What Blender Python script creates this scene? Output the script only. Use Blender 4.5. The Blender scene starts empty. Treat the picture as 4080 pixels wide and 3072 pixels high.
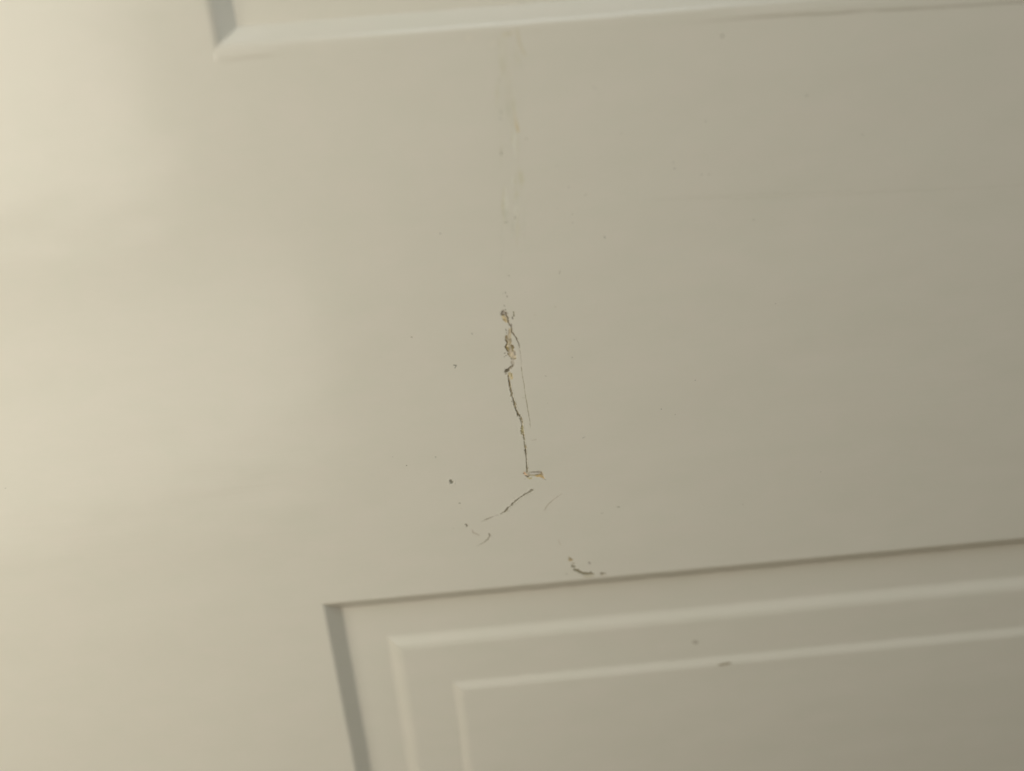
import bpy, math
import numpy as np
from mathutils import Matrix, Vector

scene = bpy.context.scene
COL = scene.collection

# ------------------------------------------------------------------ camera
# Door coordinates in millimetres: X right, Y down, D depth into the door.
# (0, 0) is the foot of the perpendicular from the camera on the door face.
CAM_DIST = 200.0           # mm from lens to door face
FLOOR_Y = 900.0            # door coordinate of the floor
F_PX, C_X, C_Y = 2950.0, 2040.0, 1536.0        # lens in pixels of the 4080 x 3072 photograph
RX, RY, RZ = (math.radians(a) for a in (19.414, -2.750, -4.420))


def rot_xyz(a, b, c):
    ca, sa, cb, sb, cc, sc = math.cos(a), math.sin(a), math.cos(b), math.sin(b), math.cos(c), math.sin(c)
    return (np.array([[1, 0, 0], [0, ca, -sa], [0, sa, ca]]) @ np.array([[cb, 0, sb], [0, 1, 0], [-sb, 0, cb]])
            @ np.array([[cc, -sc, 0], [sc, cc, 0], [0, 0, 1]]))


ROT = rot_xyz(RX, RY, RZ)


def world(X, Y, D):
    """door millimetres -> Blender metres"""
    return (X * .001, D * .001, (FLOOR_Y - Y) * .001)


def dirw(v):
    return Vector((v[0], v[2], -v[1]))


cam_data = bpy.data.cameras.new('camera')
cam = bpy.data.objects.new('camera', cam_data)
COL.objects.link(cam)
ax, ay, az = dirw(ROT[0]), -dirw(ROT[1]), -dirw(ROT[2])
m = Matrix.Identity(4)
for i in range(3):
    m[i][0], m[i][1], m[i][2] = ax[i], ay[i], az[i]
    m[i][3] = world(0, 0, -CAM_DIST)[i]
cam.matrix_world = m
cam_data.sensor_fit = 'HORIZONTAL'
cam_data.sensor_width = 36.0
cam_data.lens = 36.0 * F_PX / 4080.0
cam_data.clip_start, cam_data.clip_end = .01, 50
cam_data.dof.use_dof = True
cam_data.dof.focus_distance = .2155
cam_data.dof.aperture_fstop = 2.8
scene.camera = cam

# ------------------------------------------------------------------ light
scene.view_settings.view_transform = 'Standard'
scene.view_settings.look = 'None'
scene.view_settings.exposure = 0
scene.view_settings.gamma = 1
KEY, CEIL, FILL, AMB = (1.0, 0.94, 0.808), (0.825, 0.937, 1.0), (0.928, 1.0, 0.958), (1.0, 0.717, 0.333)
w = bpy.data.worlds.new('World')
scene.world = w
w.use_nodes = True
bg = w.node_tree.nodes['Background']
bg.inputs['Color'].default_value = AMB + (1,)
bg.inputs['Strength'].default_value = 0.06


def area(name, pos, target, size, size_y, power, color):
    d = bpy.data.lights.new(name, 'AREA')
    d.shape = 'RECTANGLE'
    d.size, d.size_y, d.energy, d.color = size, size_y, power, color
    o = bpy.data.objects.new(name, d)
    COL.objects.link(o)
    o.location = world(*pos)
    v = Vector(world(*target)) - o.location
    o.rotation_euler = v.to_track_quat('-Z', 'Y').to_euler()
    return o


KEY_POWER = 2.5
# a bright window to the left, its two panes parted by a glazing bar: (x, y, width, height, share of the power)
for (kx, ky, kw, kh, share) in ((-425, -150, .38, .41, .745), (-365, 195, .46, .19, .235)):
    area('window_lamp', (kx, ky, -340), (kx + 200, ky + 60, 0), kw, kh, KEY_POWER * share, KEY)
area('ceiling_lamp', (150, -1350, -750), (0, 50, 0), .8, .8, 6.3, CEIL)
area('fill_lamp', (1500, -100, -550), (0, 50, 0), .8, .8, 3.34, FILL)  # added fill from the right, lifts the right-facing bevels

# ------------------------------------------------------------------ helpers
def unproject(px, py, depth=0.0):
    """photograph pixel -> point of the door face (mm); the marks lie on that face"""
    qx, qy = (np.asarray(px, float) - C_X) / F_PX, (np.asarray(py, float) - C_Y) / F_PX
    n = ROT[:, 2]
    k = (CAM_DIST + depth) / (qx * n[0] + qy * n[1] + n[2])
    P = np.stack([qx * k, qy * k, k], -1)
    return P @ ROT[:, 0], P @ ROT[:, 1]


def project(X, Y):
    P = (X[..., None] * ROT[:, 0] + Y[..., None] * ROT[:, 1] + CAM_DIST * ROT[:, 2])
    return P[..., 0] / P[..., 2] * F_PX + C_X, P[..., 1] / P[..., 2] * F_PX + C_Y


def vnoise(x, y, seed=0):
    """smooth value noise in 0..1"""
    xi, yi = np.floor(x).astype(np.int64), np.floor(y).astype(np.int64)
    fx, fy = x - xi, y - yi
    fx, fy = fx * fx * (3 - 2 * fx), fy * fy * (3 - 2 * fy)

    def h(a, b):
        n = (a * 374761393 + b * 668265263 + seed * 1442695041) & 0xffffffff
        n = ((n ^ (n >> 13)) * 1274126177) & 0xffffffff
        return ((n ^ (n >> 16)) & 0xffff) / 65535.0
    return ((h(xi, yi) * (1 - fx) + h(xi + 1, yi) * fx) * (1 - fy)
            + (h(xi, yi + 1) * (1 - fx) + h(xi + 1, yi + 1) * fx) * fy)


def sstep(a, b, x):
    t = np.clip((x - a) / (b - a), 0, 1)
    return t * t * (3 - 2 * t)


def lin(c):
    c = np.asarray(c, float) / 255
    return np.where(c <= .04045, c / 12.92, ((c + .055) / 1.055) ** 2.4)


PAINT = (.775, .745, .655)


def make_paint(name, worn=False):
    mt = bpy.data.materials.new(name)
    mt.use_nodes = True
    nt = mt.node_tree
    N, L = nt.nodes, nt.links
    b = N['Principled BSDF']
    tc = N.new('ShaderNodeTexCoord')

    def noise(sx, sy, sz, scale, detail=3, rough=.5):
        mp = N.new('ShaderNodeMapping')
        mp.inputs['Scale'].default_value = (sx, sy, sz)
        L.new(tc.outputs['Object'], mp.inputs['Vector'])
        t = N.new('ShaderNodeTexNoise')
        t.inputs['Scale'].default_value = scale
        t.inputs['Detail'].default_value = detail
        t.inputs['Roughness'].default_value = rough
        L.new(mp.outputs['Vector'], t.inputs['Vector'])
        return t.outputs['Fac']

    def math_(op, a, bb):
        n = N.new('ShaderNodeMath')
        n.operation = op
        for i, v in enumerate((a, bb)):
            if isinstance(v, (int, float)):
                n.inputs[i].default_value = v
            else:
                L.new(v, n.inputs[i])
        return n.outputs[0]

    # colour: cream paint with a very faint uneven tint
    tint = N.new('ShaderNodeMix')
    tint.data_type = 'RGBA'
    tint.inputs['A'].default_value = (PAINT[0] * .955, PAINT[1] * .98, PAINT[2] * .96, 1)
    tint.inputs['B'].default_value = (PAINT[0] * 1.045, PAINT[1] * 1.02, PAINT[2] * 1.04, 1)
    L.new(noise(1, 1, 1.8, 60, 6, .68), tint.inputs['Factor'])
    col = tint.outputs['Result']
    rough = .21
    if worn:
        at = N.new('ShaderNodeAttribute')
        at.attribute_name = 'pigment_shade'
        mul = N.new('ShaderNodeMix')
        mul.data_type = 'RGBA'
        mul.blend_type = 'MULTIPLY'
        mul.inputs['Factor'].default_value = 1
        L.new(col, mul.inputs['A'])
        L.new(at.outputs['Color'], mul.inputs['B'])
        col = mul.outputs['Result']
        rough = math_('ADD', math_('MULTIPLY', math_('SUBTRACT', 1.0, at.outputs['Alpha']), .5), .21)
    L.new(col, b.inputs['Base Color'])
    if worn:
        L.new(rough, b.inputs['Roughness'])
    else:
        b.inputs['Roughness'].default_value = rough
    b.inputs['IOR'].default_value = 1.42
    # relief: brush drag along X, roller waviness
    fine = noise(14, 60, 360, 3.0, 4, .6)          # brush drag
    mid = noise(9, 30, 70, 1.4, 3, .5)             # lap marks
    wave = noise(1, 1, 2.2, 17, 2, .5)             # slow unevenness of the board
    h = math_('ADD', math_('ADD', math_('MULTIPLY', fine, 3.0), math_('MULTIPLY', mid, 2.2)), math_('MULTIPLY', wave, 48.0))
    bp = N.new('ShaderNodeBump')
    bp.inputs['Strength'].default_value = 1
    bp.inputs['Distance'].default_value = 1.1e-5
    L.new(h, bp.inputs['Height'])
    L.new(bp.outputs['Normal'], b.inputs['Normal'])
    return mt


M_PAINT = make_paint('cream_paint')
M_WORN = make_paint('worn_cream_paint', True)


def link_mesh(name, verts, faces, mat, parent, normals=None, colors=None, label=None, smooth=True, kind=None):
    me = bpy.data.meshes.new(name)
    verts = np.asarray(verts, np.float32)
    faces = np.asarray(faces, np.int32)
    k = faces.shape[1]
    me.vertices.add(len(verts))
    me.vertices.foreach_set('co', verts.ravel())
    me.loops.add(faces.size)
    me.loops.foreach_set('vertex_index', faces.ravel())
    me.polygons.add(len(faces))
    me.polygons.foreach_set('loop_start', np.arange(0, faces.size, k, dtype=np.int32))
    me.update(calc_edges=True)
    me.polygons.foreach_set('use_smooth', np.full(len(faces), smooth, bool))
    me.materials.append(mat)
    if colors is not None:
        at = me.attributes.new('pigment_shade', 'FLOAT_COLOR', 'POINT')
        at.data.foreach_set('color', np.asarray(colors, np.float32).ravel())
    if normals is not None:
        me.normals_split_custom_set_from_vertices(np.asarray(normals, np.float32))
    o = bpy.data.objects.new(name, me)
    COL.objects.link(o)
    o.parent = parent
    if label:
        o['label'] = label
    if kind:
        o['kind'] = kind
    return o


def to_world(X, Y, D):
    return np.stack([X * .001, D * .001, (0 - Y) * .001], -1)     # relative to the door's origin


# ------------------------------------------------------------------ the door
DX0, DX1, DY0, DY1, THICK = -187.0, 575.0, -1080.0, 900.0, 35.0
PX0, PX1 = -61.8, 445.0            # panel openings
UP0, UP1 = -960.0, -21.3           # upper panel: top, bottom
LP0, LP1 = 137.8, 700.0            # lower panel: top, bottom

door = bpy.data.objects.new('door', None)
COL.objects.link(door)
door.location = world(0, 0, 0)
door['label'] = 'cream painted panelled door with a cracked and chipped lock rail'
door['category'] = 'door'
door['kind'] = 'thing'


def slab(name, x0, x1, y0, y1, faces):
    """a flat member of the door's framework: front face plus the outer edges asked for"""
    xs = np.array([x0, x1]); ys = np.array([y0, y1])
    v, f = [], []

    def quad(*p):
        i = len(v)
        v.extend(p)
        f.append((i, i + 1, i + 2, i + 3))
    quad((x0, 0, y0), (x0, 0, y1), (x1, 0, y1), (x1, 0, y0))
    quad((x0, THICK, y0), (x1, THICK, y0), (x1, THICK, y1), (x0, THICK, y1))
    if 'l' in faces: quad((x0, 0, y0), (x0, THICK, y0), (x0, THICK, y1), (x0, 0, y1))
    if 'r' in faces: quad((x1, 0, y0), (x1, 0, y1), (x1, THICK, y1), (x1, THICK, y0))
    if 't' in faces: quad((x0, 0, y0), (x1, 0, y0), (x1, THICK, y0), (x0, THICK, y0))
    if 'b' in faces: quad((x0, 0, y1), (x0, THICK, y1), (x1, THICK, y1), (x1, 0, y1))
    a = np.array(v, float)
    return link_mesh(name, to_world(a[:, 0], a[:, 2], a[:, 1]), f, M_PAINT, door, smooth=False)


slab('stile', DX0, PX0, DY0, DY1, 'ltb')
slab('stile', PX1, DX1, DY0, DY1, 'rtb')
slab('top_rail', PX0, PX1, DY0, UP0, 't')
slab('bottom_rail', PX0, PX1, LP1, DY1, 'b')


def rounded(pts):
    """(inset, depth, radius) polyline -> list of (inset, depth, normal_inset, normal_out)"""
    out = []
    n = len(pts)
    for i, (a, d, r) in enumerate(pts):
        if i in (0, n - 1) or r == 0:
            j = min(i, n - 2)
            t = np.array([pts[j + 1][0] - pts[j][0], pts[j + 1][1] - pts[j][1]], float)
            t /= np.linalg.norm(t)
            out.append((a, d, t[1], -t[0]))
            continue
        p = np.array([a, d], float)
        u = np.array(pts[i - 1][:2], float) - p
        v = np.array(pts[i + 1][:2], float) - p
        u /= np.linalg.norm(u); v /= np.linalg.norm(v)
        ang = math.acos(np.clip(u @ v, -1, 1))
        tl = r / math.tan(ang / 2)
        c = p + (u + v) / np.linalg.norm(u + v) * (r / math.sin(ang / 2))
        a0, a1 = p + u * tl, p + v * tl
        th0 = math.atan2(*(a0 - c)[::-1]); th1 = math.atan2(*(a1 - c)[::-1])
        dth = (th1 - th0 + math.pi) % (2 * math.pi) - math.pi
        for k in range(9):
            th = th0 + dth * k / 8
            q = c + r * np.array([math.cos(th), math.sin(th)])
            nn = np.array([math.cos(th), math.sin(th)])
            if nn[1] > 0: nn = -nn          # outwards = towards negative depth
            out.append((q[0], q[1], nn[0], nn[1]))
    return out


def ring(name, rect, prof, parent, wide_bottom=1.0, wob=.28, seed=0):
    """a mitred rectangular moulding swept along rect with profile prof"""
    x0, x1, y0, y1 = rect
    V, F, NN = [], [], []
    ins = np.array([p[0] for p in prof]); dep = np.array([p[1] for p in prof])
    ni = np.array([p[2] for p in prof]); no = np.array([p[3] for p in prof])
    for side in 'ltrb':
        k = wide_bottom if side == 'b' else 1.0
        if side in 'lr':
            s = np.unique(np.concatenate([np.linspace(0, 1, 300)]))
        else:
            s = np.linspace(0, 1, 260)
        S, I = np.meshgrid(s, ins, indexing='ij')
        kb = wide_bottom
        xa, xb = x0 + I, x1 - I
        ya, yb = y0 + I, y1 - I * kb
        if side == 'l': X, Y = xa, ya + (yb - ya) * S
        elif side == 'r': X, Y = xb, ya + (yb - ya) * S
        elif side == 't': X, Y = xa + (xb - xa) * S, ya
        else: X, Y = xa + (xb - xa) * S, yb
        D = np.broadcast_to(dep, X.shape).copy()
        run, span = ((Y - y0), (y1 - y0)) if side in 'lr' else ((X - x0), (x1 - x0))
        off = wob * (vnoise(run / 7, run * 0, 300 + 'ltrb'.index(side)) + .7 * vnoise(run / 2.5, run * 0, 310) - .85)
        off = off * sstep(0, 2, I) * (1 - sstep(40, 43, I)) * sstep(46, 60, run) * sstep(46, 60, span - run)
        if side == 'l': X = X + off
        elif side == 'r': X = X - off
        elif side == 't': Y = Y + off
        else: Y = Y - off
        base = sum(len(v) for v in V)
        V.append(to_world(X, Y, D).reshape(-1, 3))
        a, b = np.broadcast_to(ni / k, X.shape), np.broadcast_to(no, X.shape)
        sx = {'l': (1, 0), 'r': (-1, 0), 't': (0, 1), 'b': (0, -1)}[side]
        nv = np.stack([a * sx[0], b, -a * sx[1]], -1).reshape(-1, 3)
        nv /= np.linalg.norm(nv, axis=1, keepdims=True)
        NN.append(nv)
        ns, npf = X.shape
        ii, jj = np.meshgrid(np.arange(ns - 1), np.arange(npf - 1), indexing='ij')
        q = np.stack([ii * npf + jj, (ii + 1) * npf + jj, (ii + 1) * npf + jj + 1, ii * npf + jj + 1], -1).reshape(-1, 4) + base
        if side in 'tr':
            pass
        if side in 'lb':
            pass
        F.append(q)
    V, F, NN = np.concatenate(V), np.concatenate(F), np.concatenate(NN)
    # face orientation: towards the viewer (negative depth = -y)
    e = np.cross(V[F[:, 1]] - V[F[:, 0]], V[F[:, 2]] - V[F[:, 0]])
    flip = e[:, 1] > 0
    F[flip] = F[flip][:, ::-1]
    return link_mesh(name, V, F, M_PAINT, parent, normals=NN)


REC, W1 = 4.15, 4.9
prof_mould = rounded([(0, 0, 0), (.9, 0, 2.2), (W1 + .4, REC, 1.8), (7.0, REC, 0)])
prof_mould = [(max(p[0], 0), p[1], p[2], p[3]) for p in prof_mould]
prof_panel = rounded([(7.0, REC, 0), (18.5, REC, 6.0), (22.1, 2.75, 8.0), (38.0, 2.75, 4.5), (40.7, 1.8, 5.5), (43.5, 1.8, 0)])


prof_top = rounded([(0, 0, 0), (1.25, 0, 3.0), (5.9, REC + .1, .5), (6.3, REC, .4), (7.0, REC, 0)])


def panel(rect, wb, mould):
    p = ring('panel', rect, prof_panel, door, wb)
    ring('moulding', rect, mould, p, wb)
    x0, x1, y0, y1 = rect
    i = 43.5
    X = np.array([x0 + i, x0 + i, x1 - i, x1 - i]); Y = np.array([y0 + i, y1 - i * wb, y1 - i * wb, y0 + i])
    link_mesh('field', to_world(X, Y, np.full(4, 1.8)), [(0, 1, 2, 3)], M_PAINT, p, smooth=False)
    return p


panel((PX0, PX1, UP0, UP1), 1.0, prof_top)
panel((PX0, PX1, LP0, LP1), 1.0, prof_mould)

# ------------------------------------------------------------------ the lock rail and its damage: one relief split into parts
FX0, FX1 = unproject(1725, 2260)[0], unproject(2480, 300)[0]
xs = np.concatenate([np.linspace(PX0, FX0, 42)[:-1], np.arange(FX0, FX1, .135), np.linspace(FX1, 150, 75), np.linspace(150, PX1, 30)[1:]])
ys = np.concatenate([np.arange(UP1, LP0 - .07, .15), [LP0]])
GX, GY = np.meshgrid(xs, ys, indexing='ij')
PXX, PYY = project(GX, GY)
H = np.zeros(GX.shape)                       # height above the face, mm
BASE = lin((179, 171, 150))
PIG = np.ones(GX.shape + (3,))               # pigment relative to the paint, recess shade included in the mark colours
GLOSS = np.ones(GX.shape)
LAB = np.zeros(GX.shape, np.int32)
PARTS = [None]


def part(name, label=None, kind=None):
    PARTS.append((name, label, kind))
    return len(PARTS) - 1


def window(x0, x1, y0, y1):
    """index window of the grid that holds a box of photograph pixels"""
    X, Y = unproject(np.array([x0, x1, x0, x1]), np.array([y0, y0, y1, y1]))
    i0, i1 = np.searchsorted(xs, X.min()) - 1, np.searchsorted(xs, X.max()) + 1
    j0, j1 = np.searchsorted(ys, Y.min()) - 1, np.searchsorted(ys, Y.max()) + 1
    return slice(max(i0, 0), i1), slice(max(j0, 0), j1)


def paint(sl, cov, color, op, depth, lab, mottle=0.0, seed=0):
    c = .08 + .92 * lin(color) / BASE * (1.01, 1.0, .99)
    a = cov * op
    if mottle:
        n = vnoise(PXX[sl] / 7, PYY[sl] / 7, seed + 5) - .5
        c = c * np.clip(1 + 2 * mottle * n, .3, 1.6)[..., None]
    PIG[sl] = PIG[sl] * (1 - a[..., None]) + c * a[..., None]
    GLOSS[sl] = GLOSS[sl] * (1 - a)
    H[sl] -= .62 * depth * cov
    if lab:
        L = LAB[sl]
        L[cov > .45] = lab
        LAB[sl] = L


def stroke(pts, color, op=1.0, depth=.12, lab=0, rag=.35, lip=0.0, seed=0, soft=.5, mottle=.12):
    """pts: (x, y, width[, opacity]) in photograph pixels"""
    p = np.array([(q[0], q[1], q[2], q[3] if len(q) > 3 else 1.0) for q in pts], float)
    mw = p[:, 2].max() * 1.6 + 4
    sl = window(p[:, 0].min() - mw, p[:, 0].max() + mw, p[:, 1].min() - mw, p[:, 1].max() + mw)
    X, Y = PXX[sl], PYY[sl]
    best = np.full(X.shape, 1e9)
    bo = np.zeros(X.shape)
    if len(p) == 1:
        p = np.vstack([p, p + [[.01, 0, 0, 0]]])
    for a, b in zip(p[:-1], p[1:]):
        dx, dy = b[0] - a[0], b[1] - a[1]
        t = np.clip(((X - a[0]) * dx + (Y - a[1]) * dy) / (dx * dx + dy * dy), 0, 1)
        d = np.hypot(X - a[0] - t * dx, Y - a[1] - t * dy)
        r = (a[2] + (b[2] - a[2]) * t) / 2
        q = d / np.maximum(r, .4)
        u = q < best
        best = np.where(u, q, best)
        bo = np.where(u, a[3] + (b[3] - a[3]) * t, bo)
    n = (vnoise(X / 6, Y / 6, seed) - .5) + .6 * (vnoise(X / 3, Y / 3, seed + 1) - .5)
    q = best + rag * n * 2.2
    cov = 1 - sstep(1 - soft, 1 + soft, q)
    if lip:
        H[sl] += 1.9 * lip * np.exp(-((q - 1.7) / .5) ** 2) * bo
    paint(sl, cov * bo, color, op, depth, lab, mottle, seed)


def poly(pts, color, op=1.0, depth=.1, lab=0, rag=2.0, seed=0, soft=2.0, mottle=.2):
    p = np.array(pts, float)
    sl = window(p[:, 0].min() - 8, p[:, 0].max() + 8, p[:, 1].min() - 8, p[:, 1].max() + 8)
    X, Y = PXX[sl], PYY[sl]
    inside = np.zeros(X.shape, bool)
    dist = np.full(X.shape, 1e9)
    for a, b in zip(p, np.roll(p, -1, 0)):
        cr = ((a[1] > Y) != (b[1] > Y)) & (X < (b[0] - a[0]) * (Y - a[1]) / (b[1] - a[1] + 1e-9) + a[0])
        inside ^= cr
        dx, dy = b - a
        t = np.clip(((X - a[0]) * dx + (Y - a[1]) * dy) / (dx * dx + dy * dy + 1e-9), 0, 1)
        dist = np.minimum(dist, np.hypot(X - a[0] - t * dx, Y - a[1] - t * dy))
    sd = np.where(inside, dist, -dist) + rag * 2 * (vnoise(X / 4, Y / 4, seed) - .5)
    cov = sstep(-soft, soft, sd)
    paint(sl, cov, color, op, depth, lab, mottle, seed)


def frame(x, y, size):
    """crop coordinates (2212 wide) -> photograph pixels"""
    k = size / 2212.0

    def c(*pts):
        return [(x + q[0] * k, y + q[1] * k) + ((q[2] * k,) if len(q) > 2 else ()) + tuple(q[3:]) for q in pts]
    return c


A = frame(1940, 1200, 200)
B = frame(1940, 1350, 200)
Cc = frame(1980, 1500, 200)
Dd = frame(2000, 1650, 200)
E = frame(2020, 1780, 200)
G = frame(2220, 2190, 240)
K = frame(1900, 1930, 280)
S = frame(1780, 2060, 200)
T = frame(1700, 1800, 800)

DARK, BROWN, GREY = (104, 94, 70), (92, 78, 45), (128, 119, 103)

# ---- faint old stains and drips above the crack
st = part('stain', 'faint yellowish drip stain below the upper panel')
stroke([(2057, 100, 12), (2062, 125, 9), (2066, 152, 12), (2070, 172, 12), (2078, 193, 10), (2088, 212, 9), (2096, 228, 6, .3)], (166, 156, 128), .8, .0, st, .3, seed=3, soft=.7)
poly([(1996, 128), (2044, 126), (2044, 142), (2016, 146), (2000, 142)], (172, 163, 136), .7, 0, st, 3, 4, 4)
stroke([(2040, 108, 8), (2042, 128, 10)], (172, 163, 138), .7, 0, 0, .3, seed=5)
stroke([(2086, 98, 5), (2090, 118, 6)], (174, 166, 142), .6, 0, 0, .3, seed=6)
stroke([(2080, 127, 5, .3), (2120, 125, 6), (2200, 119, 4, .2)], (168, 160, 138), .6, 0, 0, .3, seed=8)
stroke([(2010, 150, 30, .35), (2018, 230, 34, .3), (2030, 420, 34, .4), (2050, 520, 28, .35)], (166, 158, 133), .7, 0, 0, .3, seed=7, soft=.9)
stroke([(1865, 150, 26, .5), (1890, 146, 12, .3)], (172, 163, 140), .5, 0, 0, .3, seed=9, soft=.9)
stroke([(1960, 178, 24, .4), (1968, 160, 16, .4)], (173, 163, 140), .5, 0, 0, .3, seed=10, soft=.9)
ds = part('stain', 'small ochre stain spot above the crack')
stroke([(2048, 430, 8, .2), (2055, 480, 14, .35), (2060, 505, 12, .9), (2064, 522, 11, .8)], (172, 153, 112), .85, 0, ds, .3, seed=11, soft=.7)

srng = np.random.default_rng(11)
for k in range(34):                          # broken smears down to the crack
    y = srng.uniform(120, 900)
    x = srng.choice([1992, 2003, 2046, 2060, 2076]) + srng.normal(0, 7) + (y - 120) * .012
    ln, wd, op = srng.uniform(40, 190), srng.uniform(5, 20), srng.uniform(.16, .42)
    stroke([(x, y, wd * .4, .2), (x + srng.normal(0, 3), y + ln * .5, wd, 1), (x + srng.normal(0, 5), y + ln, wd * .5, .2)],
           [(156, 149, 116), (154, 150, 128), (158, 150, 112), (190, 185, 163)][k % 4], op, .004, 0, .5, seed=400 + k, soft=.8, mottle=.05)
stroke([(2012, 150, 60, .2), (2022, 420, 80, .25), (2030, 900, 70, .1)], (164, 161, 138), .4, 0, 0, .5, seed=18, soft=.98, mottle=0)
stroke([(2520, 800, 10, .2), (2700, 790, 16, .5), (3100, 780, 20, .8), (3500, 765, 14, .6), (4080, 738, 12, .3)], (158, 150, 128), .2, .008, 0, .8, seed=27, soft=.9, mottle=0)

# ---- long thin specks down the line of the crack
sp = part('speck', None, 'stuff')
for (x, y, x2, y2, wd, c) in [
        (1988, 312, 1990, 328, 6, (152, 146, 124)), (1993, 440, 1998, 454, 6, (140, 134, 114)), (1993, 472, 1994, 474, 8, (98, 96, 82)),
        (1995, 590, 1996, 600, 4, (140, 132, 108)), (1996, 606, 1998, 616, 9, (98, 90, 66)), (2015, 580, 2015, 584, 5, (160, 152, 130)),
        (2096, 553, 2099, 556, 6, (120, 110, 80)), (2362, 344, 2372, 352, 4, (140, 134, 118)), (2372, 352, 2381, 357, 4, (150, 142, 124)),
        (2387, 374, 2388, 376, 6, (148, 142, 124)), (2266, 744, 2268, 748, 6, (108, 104, 90)), (2330, 780, 2335, 774, 6, (140, 134, 114)),
        (2010, 887, 2024, 885, 5, (110, 104, 80)), (2052, 862, 2052, 872, 5, (110, 102, 80)), (2279, 853, 2280, 855, 5, (120, 112, 92)),
        (2281, 886, 2282, 888, 5, (116, 108, 88)), (2221, 829, 2222, 830, 5, (135, 130, 112)), (2218, 660, 2219, 661, 5, (145, 138, 120)),
        (2004, 810, 2006, 811, 6, (150, 142, 122)), (2027, 1098, 2029, 1100, 5, (90, 80, 52)), (2232, 1080, 2228, 1090, 5, (120, 112, 92)),
        (2408, 943, 2411, 948, 6, (104, 100, 84)), (2013, 1164, 2015, 1169, 6, (92, 84, 62)), (2019, 1178, 2021, 1183, 5, (96, 86, 62)),
        (2003, 1168, 2004, 1170, 4, (140, 132, 112)), (1880, 1329, 1881, 1331, 6, (110, 106, 92)), (1859, 1300, 1860, 1301, 3, (150, 142, 122)),
        (2172, 1498, 2176, 1499, 5, (120, 112, 92)), (2279, 1424, 2281, 1424, 5, (116, 110, 92)), (2286, 1354, 2289, 1354, 5, (130, 124, 104)),
        (2322, 1745, 2330, 1741, 5, (116, 112, 98)), (2182, 1605, 2183, 1606, 4, (140, 133, 112)),
        (2083, 1585, 2095, 1585, 5, (150, 142, 120)), (2120, 1755, 2136, 1751, 8, (158, 148, 128)),
        (1829, 2005, 1834, 2005, 6, (100, 94, 74)), (1838, 2025, 1839, 2026, 4, (150, 142, 122)),
        (2459, 2020, 2468, 2020, 6, (104, 98, 78)), (2396, 2046, 2402, 2044, 5, (122, 114, 94)), (1735, 1824, 1738, 1821, 5, (140, 136, 118)),
        (1806, 2107, 1808, 2104, 8, (158, 152, 132)), (2255, 2286, 2260, 2288, 7, (138, 130, 110)), (2046, 1985, 2052, 1984, 6, (156, 148, 128)),
        (2092, 1907, 2092, 1909, 4, (120, 112, 92)), (2210, 1222, 2214, 1224, 9, (160, 151, 130)), (2128, 1256, 2134, 1254, 7, (162, 153, 132)), (2112, 1283, 2114, 1278, 6, (164, 155, 134))]:
    stroke([(x, y, wd * .72), (x2, y2, wd * .72)], c, .58, .03, sp, .3, seed=x % 97, soft=.5, mottle=0)

# ---- crack head: scuffed grey lump and torn paint
gh = part('gouge', 'rounded grey gouge at the top end of the long crack')
poly(A((720, 385), (640, 460), (605, 530), (620, 610), (740, 665), (800, 640), (900, 600), (900, 500), (800, 450), (760, 400)), (132, 122, 105), 1, .16, gh, 1.5, 12)
stroke(A((690, 470, 90), (650, 540, 60)), (102, 92, 76), .9, .1, gh, .5, seed=13)
stroke(A((640, 600, 45), (710, 615, 90), (750, 630, 60)), (84, 70, 42), 1, .12, gh, .4, seed=14)
bw = part('bare_wood', 'ochre torn paint beside the top of the long crack')
poly(A((640, 655), (760, 640), (850, 690), (905, 850), (920, 945), (840, 935), (730, 860), (665, 720)), (172, 153, 110), .9, .08, bw, 1.5, 15)
stroke(A((800, 700, 50), (850, 750, 60), (870, 830, 40)), (138, 116, 84), .8, .05, bw, .5, seed=16)
stroke(A((740, 820, 60), (790, 820, 70), (820, 900, 30)), (136, 116, 74), .8, .05, bw, .5, seed=17)

# ---- splintered middle with bare wood
mid = part('bare_wood', 'splintered patch of bare yellow brown wood in the middle of the crack')
poly(A((950, 1180), (1080, 1200), (1095, 1340), (1080, 1470), (1060, 1660), (930, 1660), (925, 1500), (960, 1340)), (162, 147, 116), .9, .07, mid, 1.5, 20)
stroke(A((1000, 1290, 70), (980, 1420, 60), (950, 1500, 50)), (140, 124, 94), .7, .05, mid, .5, seed=21)
poly(A((850, 1500), (785, 1560), (800, 1665), (930, 1665), (915, 1510)), (112, 94, 58), .95, .12, mid, 1.5, 22)
poly(B((810, -10), (1100, -10), (1090, 200), (1080, 260), (1120, 280), (1185, 400), (1160, 510), (1210, 515), (1265, 560), (1285, 650), (1290, 800), (1290, 870), (1240, 940),
       (1090, 940), (1040, 840), (960, 740), (905, 660), (940, 600), (930, 560), (860, 480), (810, 350), (860, 250), (900, 180), (840, 80)), (160, 146, 116), .95, .09, mid, 1.5, 23, mottle=.45)
stroke(B((1040, 570, 110), (1120, 640, 90), (1180, 740, 110)), (178, 160, 132), .7, -.05, mid, .4, seed=24)
stroke(B((1010, 20, 35), (1030, 180, 50), (1000, 200, 40)), (138, 120, 84), .8, .05, mid, .5, seed=25)
stroke(B((820, 60, 60), (860, 120, 80), (905, 170, 75), (880, 230, 75), (860, 300, 70), (815, 350, 75), (850, 420, 80), (890, 500, 90), (930, 540, 80)), (90, 74, 38), 1, .14, mid, .4, seed=26)
stroke(B((860, 360, 60), (910, 410, 85), (950, 470, 60)), (122, 102, 42), .9, .08, mid, .4, seed=27)
stroke(B((1080, 270, 60), (1120, 310, 90), (1165, 390, 85)), (100, 84, 46), 1, .1, mid, .4, seed=28)
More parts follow.
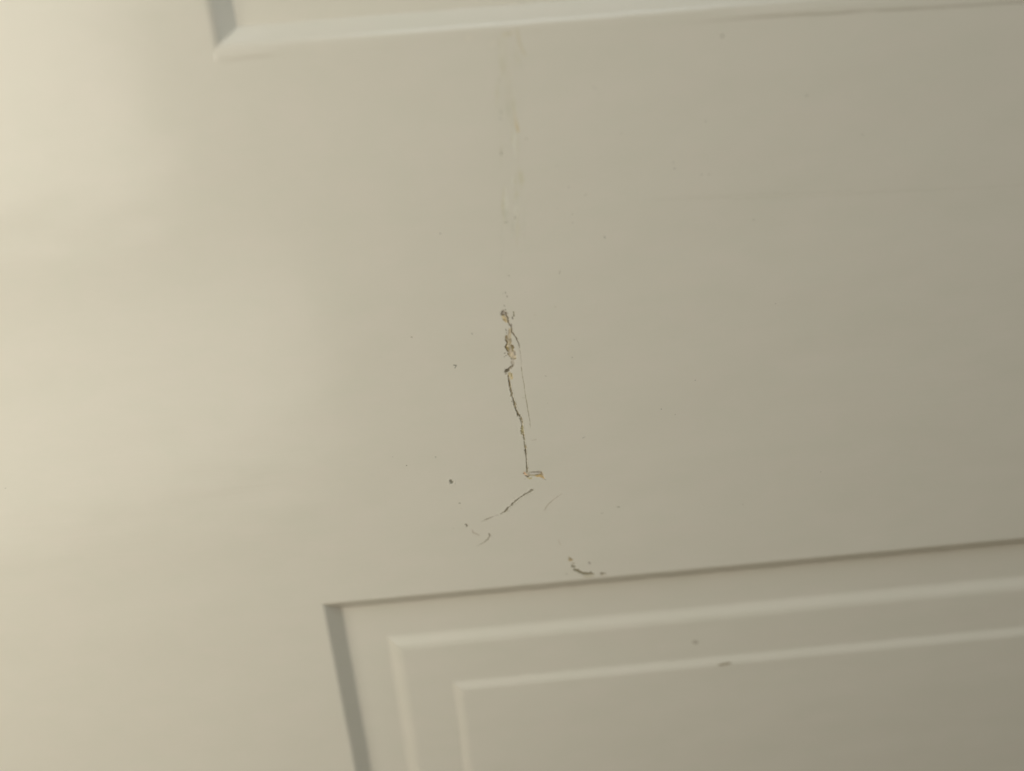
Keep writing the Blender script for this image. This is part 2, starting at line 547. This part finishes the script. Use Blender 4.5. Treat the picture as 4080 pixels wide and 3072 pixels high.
stroke(B((1120, 400, 60), (1140, 510, 55)), (120, 104, 62), .9, .08, mid, .4, seed=29)
stroke(B((915, 650, 50), (945, 695, 50)), (104, 88, 52), 1, .1, mid, .4, seed=30)
stroke(B((1010, 690, 35), (1000, 765, 45)), (132, 118, 88), .9, .07, mid, .4, seed=31)
stroke(B((1230, 580, 80), (1255, 700, 80)), (140, 129, 112), .9, .08, mid, .4, seed=32)
stroke(B((1160, 880, 50), (1270, 865, 50)), (118, 104, 74), .9, .08, mid, .4, seed=33)
stroke(B((1190, 920, 50), (1200, 910, 40)), (122, 110, 84), .9, .06, mid, .4, seed=34)
ll = part('gouge', 'dark grey hooked gouge below the splintered wood')
stroke(B((1150, 940, 120), (1140, 1060, 150), (1130, 1180, 120)), (152, 142, 122), .95, .08, ll, .3, seed=35, mottle=.25)
stroke(B((1070, 1000, 50), (1080, 1060, 40)), (120, 110, 88), .9, .06, ll, .4, seed=36)
stroke(B((1150, 1150, 45), (1130, 1240, 60)), (100, 90, 64), .9, .1, ll, .4, seed=37)
stroke(B((1060, 1240, 80), (980, 1300, 90)), (98, 87, 66), .95, .14, ll, .4, seed=38)
stroke(B((1090, 1280, 70), (1010, 1330, 80)), (128, 116, 94), .8, .08, ll, .4, seed=39)
poly(B((960, 1290), (850, 1335), (790, 1375), (772, 1480), (820, 1495), (920, 1475), (1005, 1430), (1010, 1350)), (92, 83, 62), 1, .2, ll, 1.2, 40)
stroke(B((870, 1400, 90), (910, 1380, 90)), (78, 70, 50), .9, .1, ll, .4, seed=41)
stroke(B((820, 1560, 70), (890, 1545, 80)), (128, 116, 96), .85, .08, ll, .5, seed=42)
oc = part('bare_wood', 'small ochre chip of bare wood under the hooked gouge')
poly(B((930, 1490), (1040, 1470), (1125, 1540), (1120, 1670), (930, 1670)), (158, 142, 102), .9, .06, oc, 1.5, 43, mottle=.3)
stroke(B((1100, 1540, 30), (1090, 1660, 35)), (118, 102, 56), .9, .08, oc, .4, seed=44)
stroke(Cc((620, 20, 80), (680, 60, 90), (620, 100, 60)), (170, 150, 102), .8, .04, oc, .5, seed=45)

# ---- the long crack
ck = part('crack', 'long dark crack running down the lock rail')
stroke(A((830, 500, 40), (860, 630, 55), (920, 740, 80), (940, 860, 75), (935, 930, 55), (980, 980, 45), (1000, 1040, 65), (1080, 1110, 80), (1092, 1180, 60), (1105, 1240, 42), (1090, 1350, 45)), (94, 81, 54), 1, .2, ck, .4, .03, 50)
stroke(A((1070, 1030, 70), (1100, 1090, 60)), (130, 121, 107), .9, .08, ck, .5, seed=51)
stroke(Cc((500, -20, 60), (515, 80, 75), (535, 180, 70)), (116, 102, 76), 1, .14, ck, .45, .02, 52)
stroke(Cc((535, 190, 60), (555, 310, 68), (580, 400, 84), (600, 560, 76), (640, 680, 76), (665, 780, 84), (700, 930, 66), (725, 1030, 74), (765, 1160, 70), (790, 1270, 80),
          (820, 1370, 76), (850, 1480, 84), (920, 1590, 76), (930, 1680, 62)), (98, 88, 64), 1, .2, ck, .4, .04, 53, mottle=.2)
stroke(Dd((690, -10, 60), (790, 80, 100), (830, 200, 95), (870, 320, 80), (895, 430, 72), (895, 560, 70)), (98, 88, 62), 1, .2, ck, .35, .03, 54, mottle=.2)
stroke(Dd((895, 560, 80), (890, 640, 105), (890, 750, 120), (910, 850, 105), (940, 910, 50)), (142, 131, 92), 1, .1, ck, .4, .02, 55, mottle=.2)
stroke(Dd((820, 628, 28), (875, 640, 50)), (108, 98, 62), .9, .1, ck, .4, seed=56)
stroke(Dd((850, 730, 50), (850, 775, 45)), (116, 104, 68), .9, .1, ck, .4, seed=57)
stroke(Dd((870, 830, 45), (875, 915, 40)), (108, 98, 58), .9, .1, ck, .4, seed=58)
stroke(Dd((965, 910, 40), (965, 1020, 66), (990, 1150, 54), (990, 1250, 66), (1020, 1370, 54), (1035, 1500, 54), (1045, 1680, 62)), (106, 97, 72), 1, .18, ck, .35, .03, 59)
stroke(Dd((950, 1300, 60, .5), (970, 1480, 50, .3)), (150, 141, 118), .7, .03, 0, .4, seed=60)
stroke(E((820, 130, 52), (835, 250, 62), (840, 400, 48), (860, 560, 44), (870, 750, 50), (872, 900, 60), (890, 1040, 66), (895, 1150, 60)), (108, 98, 74), 1, .18, ck, .3, .03, 61)
stroke(E((775, 200, 40, .5), (775, 300, 60, .6)), (136, 127, 106), .8, .03, ck, .5, seed=62)

crng = np.random.default_rng(23)
path = (Cc((520, 60), (535, 190), (555, 310), (580, 400), (600, 560), (640, 680), (665, 780), (700, 930), (725, 1030), (765, 1160), (790, 1270), (820, 1370), (850, 1480), (920, 1590))
        + Dd((690, 0), (790, 80), (830, 200), (870, 320), (895, 430), (895, 560), (890, 750), (965, 910), (965, 1020), (990, 1250), (1020, 1370), (1035, 1500))
        + E((820, 130), (840, 400), (870, 750), (890, 1040)))
for k in range(44):                          # ragged, chipped edges
    q = int(crng.integers(0, len(path) - 1))
    t = crng.random()
    x = path[q][0] * (1 - t) + path[q + 1][0] * t + crng.normal(0, 2.2)
    y = path[q][1] * (1 - t) + path[q + 1][1] * t
    stroke([(x, y, crng.uniform(2.5, 5)), (x + crng.normal(0, 1.5), y + crng.uniform(3, 9), crng.uniform(2, 5))],
           [(118, 102, 66), (92, 80, 54), (152, 138, 104), (128, 114, 80), (198, 190, 168)][k % 5], (.75 if k % 5 < 4 else .45), (.1, .14, .05, .08, -.05)[k % 5], ck if k % 5 < 4 else 0, .5, seed=500 + k)

# ---- hairline that leaves the crack to the right
hl = part('hairline_crack', 'fine hairline crack branching off to the right of the long crack')
stroke(A((1080, 1340, 60), (1180, 1450, 62), (1260, 1570, 50), (1320, 1660, 50)), (112, 100, 76), 1, .14, hl, .35, .03, 70)
stroke(B((1310, 0, 50), (1350, 90, 54), (1400, 190, 42), (1440, 340, 36), (1455, 415, 22)), (108, 97, 76), 1, .12, hl, .3, .02, 71)
stroke(B((1380, 240, 60, .5), (1420, 420, 60, .4), (1470, 640, 50, .5), (1495, 780, 60, .6), (1505, 900, 60, .5), (1520, 1100, 55, .4), (1530, 1200, 40, .5)), (150, 139, 118), .8, .04, hl, .4, seed=72)
stroke(B((1460, 470, 18), (1485, 640, 24)), (132, 122, 98), .9, .05, hl, .4, seed=73)
stroke(B((1515, 1230, 30), (1540, 1400, 30), (1550, 1480, 24), (1570, 1660, 34)), (138, 128, 102), 1, .06, hl, .3, .01, 74)
stroke(Cc((1130, 0, 34), (1145, 110, 24), (1190, 300, 34), (1215, 560, 26), (1250, 780, 28), (1275, 930, 34), (1295, 1060, 32), (1320, 1180, 36), (1350, 1400, 36), (1370, 1520, 50), (1395, 1640, 34)), (136, 126, 100), .95, .07, hl, .3, .015, 75)
stroke(Dd((1180, 0, 32), (1210, 200, 34), (1235, 320, 26), (1240, 430, 34), (1258, 600, 36, .4)), (136, 127, 104), .95, .06, hl, .3, .01, 76)

# ---- flecks beside the crack head
fl = part('fleck', 'row of dark flecks right of the crack head')
stroke(A((1175, 480, 44), (1185, 540, 26), (1195, 610, 44), (1195, 640, 54)), (104, 96, 66), 1, .08, fl, .4, seed=80)
stroke(A((1130, 680, 24), (1138, 740, 56), (1138, 790, 30)), (76, 68, 44), 1, .1, fl, .4, seed=81)
for q in (A((750, 170, 26), (785, 235, 26)), A((810, 370, 50), (822, 372, 44)), A((830, 1240, 40), (855, 1295, 44)), A((850, 1360, 20), (880, 1420, 36)), A((932, 552, 36)),
          B((770, 625, 50), (815, 625, 50)), B((845, 735, 46)), B((800, 765, 24), (760, 805, 34)), B((780, 1310, 32))):
    stroke(q, (112, 104, 84), .95, .06, sp, .4, seed=83)

# ---- torn notch at the foot of the crack
nc = part('paint_chip', 'torn notch of bare wood across the foot of the long crack')
poly(E((960, 1140), (1100, 1105), (1400, 1090), (1555, 1110), (1600, 1200), (1665, 1400), (1620, 1425), (1480, 1345), (1300, 1320), (1000, 1295), (900, 1290), (720, 1195), (735, 1130), (850, 1110)), (160, 149, 126), 1, .12, nc, 1.2, 90, mottle=.15)
stroke(E((1110, 1140, 70), (1300, 1130, 76), (1500, 1125, 66)), (134, 124, 107), 1, .08, nc, .35, seed=91)
stroke(E((1020, 1190, 60), (1220, 1195, 60), (1400, 1190, 50)), (166, 158, 142), .9, -.03, nc, .3, seed=92)
stroke(E((1240, 1250, 26), (1380, 1238, 40), (1490, 1222, 40)), (108, 92, 56), 1, .1, nc, .3, seed=93)
stroke(E((1000, 1265, 40), (1240, 1262, 40)), (142, 130, 98), .9, .05, nc, .3, seed=94)
stroke(E((1280, 1300, 60), (1460, 1290, 100), (1560, 1310, 90), (1630, 1400, 50)), (164, 136, 82), .95, .05, nc, .35, seed=95)
stroke(E((1520, 1150, 66), (1540, 1230, 70)), (128, 110, 80), .95, .08, nc, .4, seed=96)
stroke(E((790, 1170, 90), (800, 1190, 80)), (186, 146, 106), .9, .0, nc, .4, seed=97)
stroke(E((860, 1235, 70), (890, 1240, 50)), (196, 166, 130), .9, .0, nc, .4, seed=98)
stroke(E((725, 1185, 40), (745, 1185, 40)), (98, 78, 48), 1, .08, nc, .4, seed=99)
stroke(E((810, 1278, 30), (900, 1305, 62), (930, 1315, 60), (985, 1290, 30)), (80, 65, 36), 1, .16, nc, .3, seed=100)
stroke(E((920, 1370, 60), (1000, 1390, 80), (1080, 1380, 60)), (164, 150, 106), .9, .03, nc, .5, seed=101)
stroke(E((1640, 1430, 34), (1690, 1450, 26), (1730, 1472, 20)), (132, 127, 108), .95, .05, nc, .3, seed=102)

# ---- diagonal crack below the notch
dc = part('crack', 'short dark diagonal crack below the notch')
stroke(K((1780, 175, 24), (1720, 195, 78), (1665, 240, 50), (1640, 250, 40), (1540, 300, 46), (1490, 330, 58), (1430, 375, 34), (1370, 415, 32), (1290, 465, 40), (1230, 520, 56), (1195, 560, 40)), (118, 110, 89), 1, .13, dc, .35, .03, 110)
stroke(K((1160, 575, 40), (1125, 610, 66), (1095, 655, 50)), (96, 88, 66), 1, .14, dc, .3, .03, 111)
stroke(K((1085, 660, 28), (1015, 705, 30)), (134, 125, 105), 1, .08, dc, .3, .02, 112)
stroke(K((990, 725, 50), (940, 810, 66), (890, 850, 46), (860, 870, 24)), (106, 97, 75), 1, .14, dc, .35, .03, 113)
stroke(K((830, 880, 34), (780, 920, 34), (740, 935, 22)), (128, 120, 98), 1, .08, dc, .35, .02, 114)
stroke(K((680, 962, 30, .4), (540, 1000, 30, .3), (490, 1020, 34, .9), (400, 1060, 32), (310, 1102, 46), (270, 1115, 34, .8), (130, 1180, 40, .2)), (134, 125, 106), .95, .07, dc, .35, .02, 115)

# ---- scratches and pits
sc1 = part('scratch', 'bent tick shaped scratch left of the diagonal crack')
stroke(S((1130, 555, 60, .6), (1165, 680, 66), (1300, 750, 66), (1430, 812, 56)), (154, 144, 124), 1, .06, sc1, .25, .02, 120)
sc2 = part('scratch', 'hooked scratch with a dark pit at its upper end')
stroke(S((1870, 740, 60), (1895, 800, 84), (1900, 860, 60)), (118, 109, 88), 1, .12, sc2, .35, .03, 121)
stroke(S((1860, 890, 50), (1810, 990, 76), (1780, 990, 60)), (142, 133, 112), .95, .07, sc2, .4, seed=122)
stroke(S((1760, 1010, 46), (1710, 1070, 52), (1600, 1140, 40), (1480, 1205, 52, .7), (1330, 1280, 50, .3)), (140, 132, 110), .95, .06, sc2, .35, .02, 123)
sc3 = part('scratch', 'thin faint curved scratch right of the diagonal crack')
stroke(T((1298, 650, 14, .7), (1310, 620, 12), (1345, 575, 12), (1400, 525, 10), (1490, 462, 9, .6)), (150, 140, 118), .9, .04, sc3, .2, .015, 124)
sc4 = part('scratch', 'faint short scratch above the curved groove')
stroke(T((1450, 970, 14, .5), (1475, 1025, 14, .8)), (158, 148, 126), .9, .04, sc4, .2, seed=125)
sc5 = part('scratch', 'tiny dark tick like a seven left of the splintered wood')
stroke([(1808, 1455, 4), (1818, 1456, 4), (1813, 1466, 4)], (104, 100, 84), 1, .05, sc5, .2, seed=126)
p1 = part('pit', 'larger dark pit left of the notch')
stroke([(1795, 1917, 11), (1798, 1922, 14)], (106, 102, 84), 1, .14, p1, .4, .03, 130)
p2 = part('pit', 'ring shaped pit above the tick shaped scratch')
stroke(S((825, 325, 50), (880, 345, 80), (900, 390, 60), (870, 410, 50)), (116, 107, 88), 1, .12, p2, .4, .03, 131)
p3 = part('pit', 'small triangular pit above the curved groove')
stroke(G((1180, 495, 70), (1215, 500, 66)), (132, 122, 108), 1, .1, p3, .4, seed=132)

# ---- curved groove above the lower panel
gv = part('gouge', 'curved brown groove just above the lower panel')
stroke(G((520, 620, 50), (560, 610, 86), (660, 625, 70)), (116, 108, 86), 1, .14, gv, .35, .03, 140)
stroke(G((625, 735, 76), (740, 765, 96), (860, 838, 100), (990, 885, 96), (1120, 890, 96), (1230, 892, 80), (1340, 890, 54)), (110, 101, 76), 1, .2, gv, .22, .04, 141)
stroke(G((1215, 840, 50), (1245, 825, 50)), (118, 110, 86), 1, .1, gv, .4, seed=142)
ch = part('paint_chip', 'small ochre chip at the upper left of the curved groove')
stroke(G((440, 260, 40, .6), (450, 330, 80), (500, 370, 110), (560, 385, 50)), (136, 119, 88), .95, .1, ch, .4, seed=143)
stroke(G((440, 385, 50), (530, 400, 50)), (150, 131, 92), .9, .04, ch, .4, seed=144)
stroke(G((560, 500, 50), (630, 500, 50)), (144, 134, 112), .9, .06, sp, .4, seed=145)
ch2 = part('paint_chip', 'small grey chip right of the curved groove')
stroke(G((1600, 870, 44), (1640, 890, 80), (1720, 868, 56), (1790, 880, 30)), (128, 118, 96), 1, .1, ch2, .35, .02, 146)
poly(G((940, 945), (1360, 940), (1380, 1080), (1000, 1080)), (158, 147, 118), .6, 0, 0, 3, 147, 6, 0)
poly(G((1620, 935), (1790, 930), (1850, 1010), (1640, 1010)), (158, 146, 122), .6, 0, 0, 3, 148, 6, 0)

# ---- thick paint lip under the upper panel
lip_y = -19.6 + .35 * (vnoise(GX / 9.0, GX * 0 + .5, 200) - .5) + 1.5 * sstep(60, 150, GX) + .5 * sstep(-52, -62, GX)
amp = .03 + .16 * (1 - sstep(-49, -44, GX)) + .22 * sstep(52, 78, GX) * (.5 + .6 * vnoise(GX / 6, GX * 0 + 3.5, 201))
H += amp * .45 * (1 - sstep(-.55, .3, GY - lip_y))
low = np.exp(-((GY - lip_y - .05) / .32) ** 2) * sstep(50, 84, GX) * (.35 + .9 * vnoise(GX / 5, GX * 0 + 7.5, 202))  # dirt along the right part of the lip
low += .4 * np.exp(-((GY - lip_y - .1) / .3) ** 2) * (1 - sstep(-51, -46, GX)) * sstep(-59, -57, GX)  # weaker dark dash along the left end of the lip
cdark = lin((112, 100, 76)) / BASE
PIG = PIG * (1 - .27 * np.clip(low, 0, 1)[..., None]) + cdark * (.27 * np.clip(low, 0, 1)[..., None])

edge = np.minimum(np.minimum(GX - PX0, PX1 - GX), np.minimum((GY - UP1), LP0 - GY))
H *= sstep(0, .5, edge)
gx = np.gradient(H, xs, axis=0)
gy = np.gradient(H, ys, axis=1)
nrm = np.stack([-gx, -np.ones_like(gx), gy], -1)
nrm /= np.linalg.norm(nrm, axis=-1, keepdims=True)
VW = to_world(GX, GY, -H)
RGBA = np.concatenate([PIG, GLOSS[..., None]], -1)
nx, ny = GX.shape
ii, jj = np.meshgrid(np.arange(nx - 1), np.arange(ny - 1), indexing='ij')
Q = np.stack([ii * ny + jj, ii * ny + jj + 1, (ii + 1) * ny + jj + 1, (ii + 1) * ny + jj], -1).reshape(-1, 4)
FL = LAB[:-1, :-1].ravel()
VW, RGBA, nrm = VW.reshape(-1, 3), RGBA.reshape(-1, 4), nrm.reshape(-1, 3)


def emit(name, sel, parent, label=None, kind=None):
    q = Q[sel]
    if not len(q):
        return None
    u, inv = np.unique(q, return_inverse=True)
    return link_mesh(name, VW[u], inv.reshape(-1, 4), M_WORN, parent, nrm[u], RGBA[u], label, True, kind)


rail = emit('lock_rail', FL == 0, door)
for i in range(1, len(PARTS)):
    nm, lb, kd = PARTS[i]
    emit(nm, FL == i, rail, lb, kd)
slab_back = None

# ------------------------------------------------------------------ small specks elsewhere on the door
rng = np.random.default_rng(4)


def speck_mesh(name, items, parent, label=None, kind=None):
    V, F, Cc_, b = [], [], [], 0
    for (px, py, a, bb, ang, col, dep) in items:
        X, Y = unproject(px, py, dep)
        k = .072
        n = 10
        th = np.linspace(0, 2 * math.pi, n, endpoint=False)
        r = 1 + .25 * (rng.random(n) - .5)
        ex, ey = np.cos(th) * a * k * .42 * r, np.sin(th) * bb * k * .42 * r
        ca, sa = math.cos(ang), math.sin(ang)
        vx, vy = X + ex * ca - ey * sa, Y + ex * sa + ey * ca
        V.append(np.concatenate([to_world(vx, vy, np.full(n, dep - .004)), to_world(np.array([X]), np.array([Y]), np.array([dep - .03]))]))
        F += [(b + n, b + (i + 1) % n, b + i) for i in range(n)]
        c = .15 + .85 * lin(col) / BASE
        Cc_ += [(c[0], c[1], c[2], .2)] * (n + 1)
        b += n + 1
    V = np.concatenate(V)
    F = np.array(F)
    e = np.cross(V[F[:, 1]] - V[F[:, 0]], V[F[:, 2]] - V[F[:, 0]])
    F[e[:, 1] > 0] = F[e[:, 1] > 0][:, ::-1]
    return link_mesh(name, V, F, M_WORN, parent, None, Cc_, label, True, kind)


specks = [(2878, 143, 7, 12, .2, (100, 92, 72), 0), (3215, 381, 14, 5, -.3, (140, 132, 112), 0), (285, 925, 5, 18, -.6, (176, 170, 148), 0),
          (1620, 1855, 8, 5, 0, (110, 100, 76), 0), (1640, 1343, 10, 5, .4, (126, 116, 92), 0), (1755, 930, 6, 6, 0, (112, 106, 90), 0),
          (2635, 1630, 6, 6, 0, (126, 120, 104), 0), (2770, 1515, 7, 5, 0, (134, 128, 110), 0), (2690, 1652, 5, 5, 0, (140, 132, 112), 0),
          (22, 1945, 9, 5, 0, (150, 144, 124), 0), (2795, 696, 8, 4, 0, (132, 126, 108), 0), (2825, 695, 8, 4, 0, (146, 138, 118), 0),
          (2688, 672, 6, 6, 0, (120, 116, 102), 0), (2683, 648, 5, 7, 0, (140, 134, 118), 0), (3003, 876, 8, 4, -.4, (134, 128, 110), 0),
          (2475, 533, 6, 5, 0, (144, 138, 120), 0), (2812, 484, 7, 5, .3, (138, 132, 114), 0), (3436, 536, 6, 6, 0, (140, 132, 114), 0),
          (1565, 1820, 5, 5, 0, (150, 144, 124), 0), (1735, 1820, 8, 5, .4, (146, 140, 120), 0), (3090, 1210, 5, 5, 0, (138, 130, 112), 0),
          (3270, 1880, 5, 5, 0, (138, 130, 112), 0), (2960, 2010, 5, 5, 0, (138, 130, 112), 0), (1011, 132, 12, 9, 0, (176, 172, 152), 4)]
for k in range(8):
    specks.append((rng.uniform(300, 3900), rng.uniform(300, 2050), rng.uniform(2, 3.6), rng.uniform(2, 3.6), 0, (158, 151, 131), 0))
speck_mesh('speck', specks, door, None, 'stuff')
speck_mesh('speck', [(2771, 2559, 36, 26, .3, (150, 141, 121), 2.75)], door, 'blurred brown speck on the ledge of the lower panel')
speck_mesh('paint_chip', [(2888, 2646, 84, 15, -.1, (138, 125, 100), 1.7)], door, 'thin dark paint chip on the inner step of the lower panel')
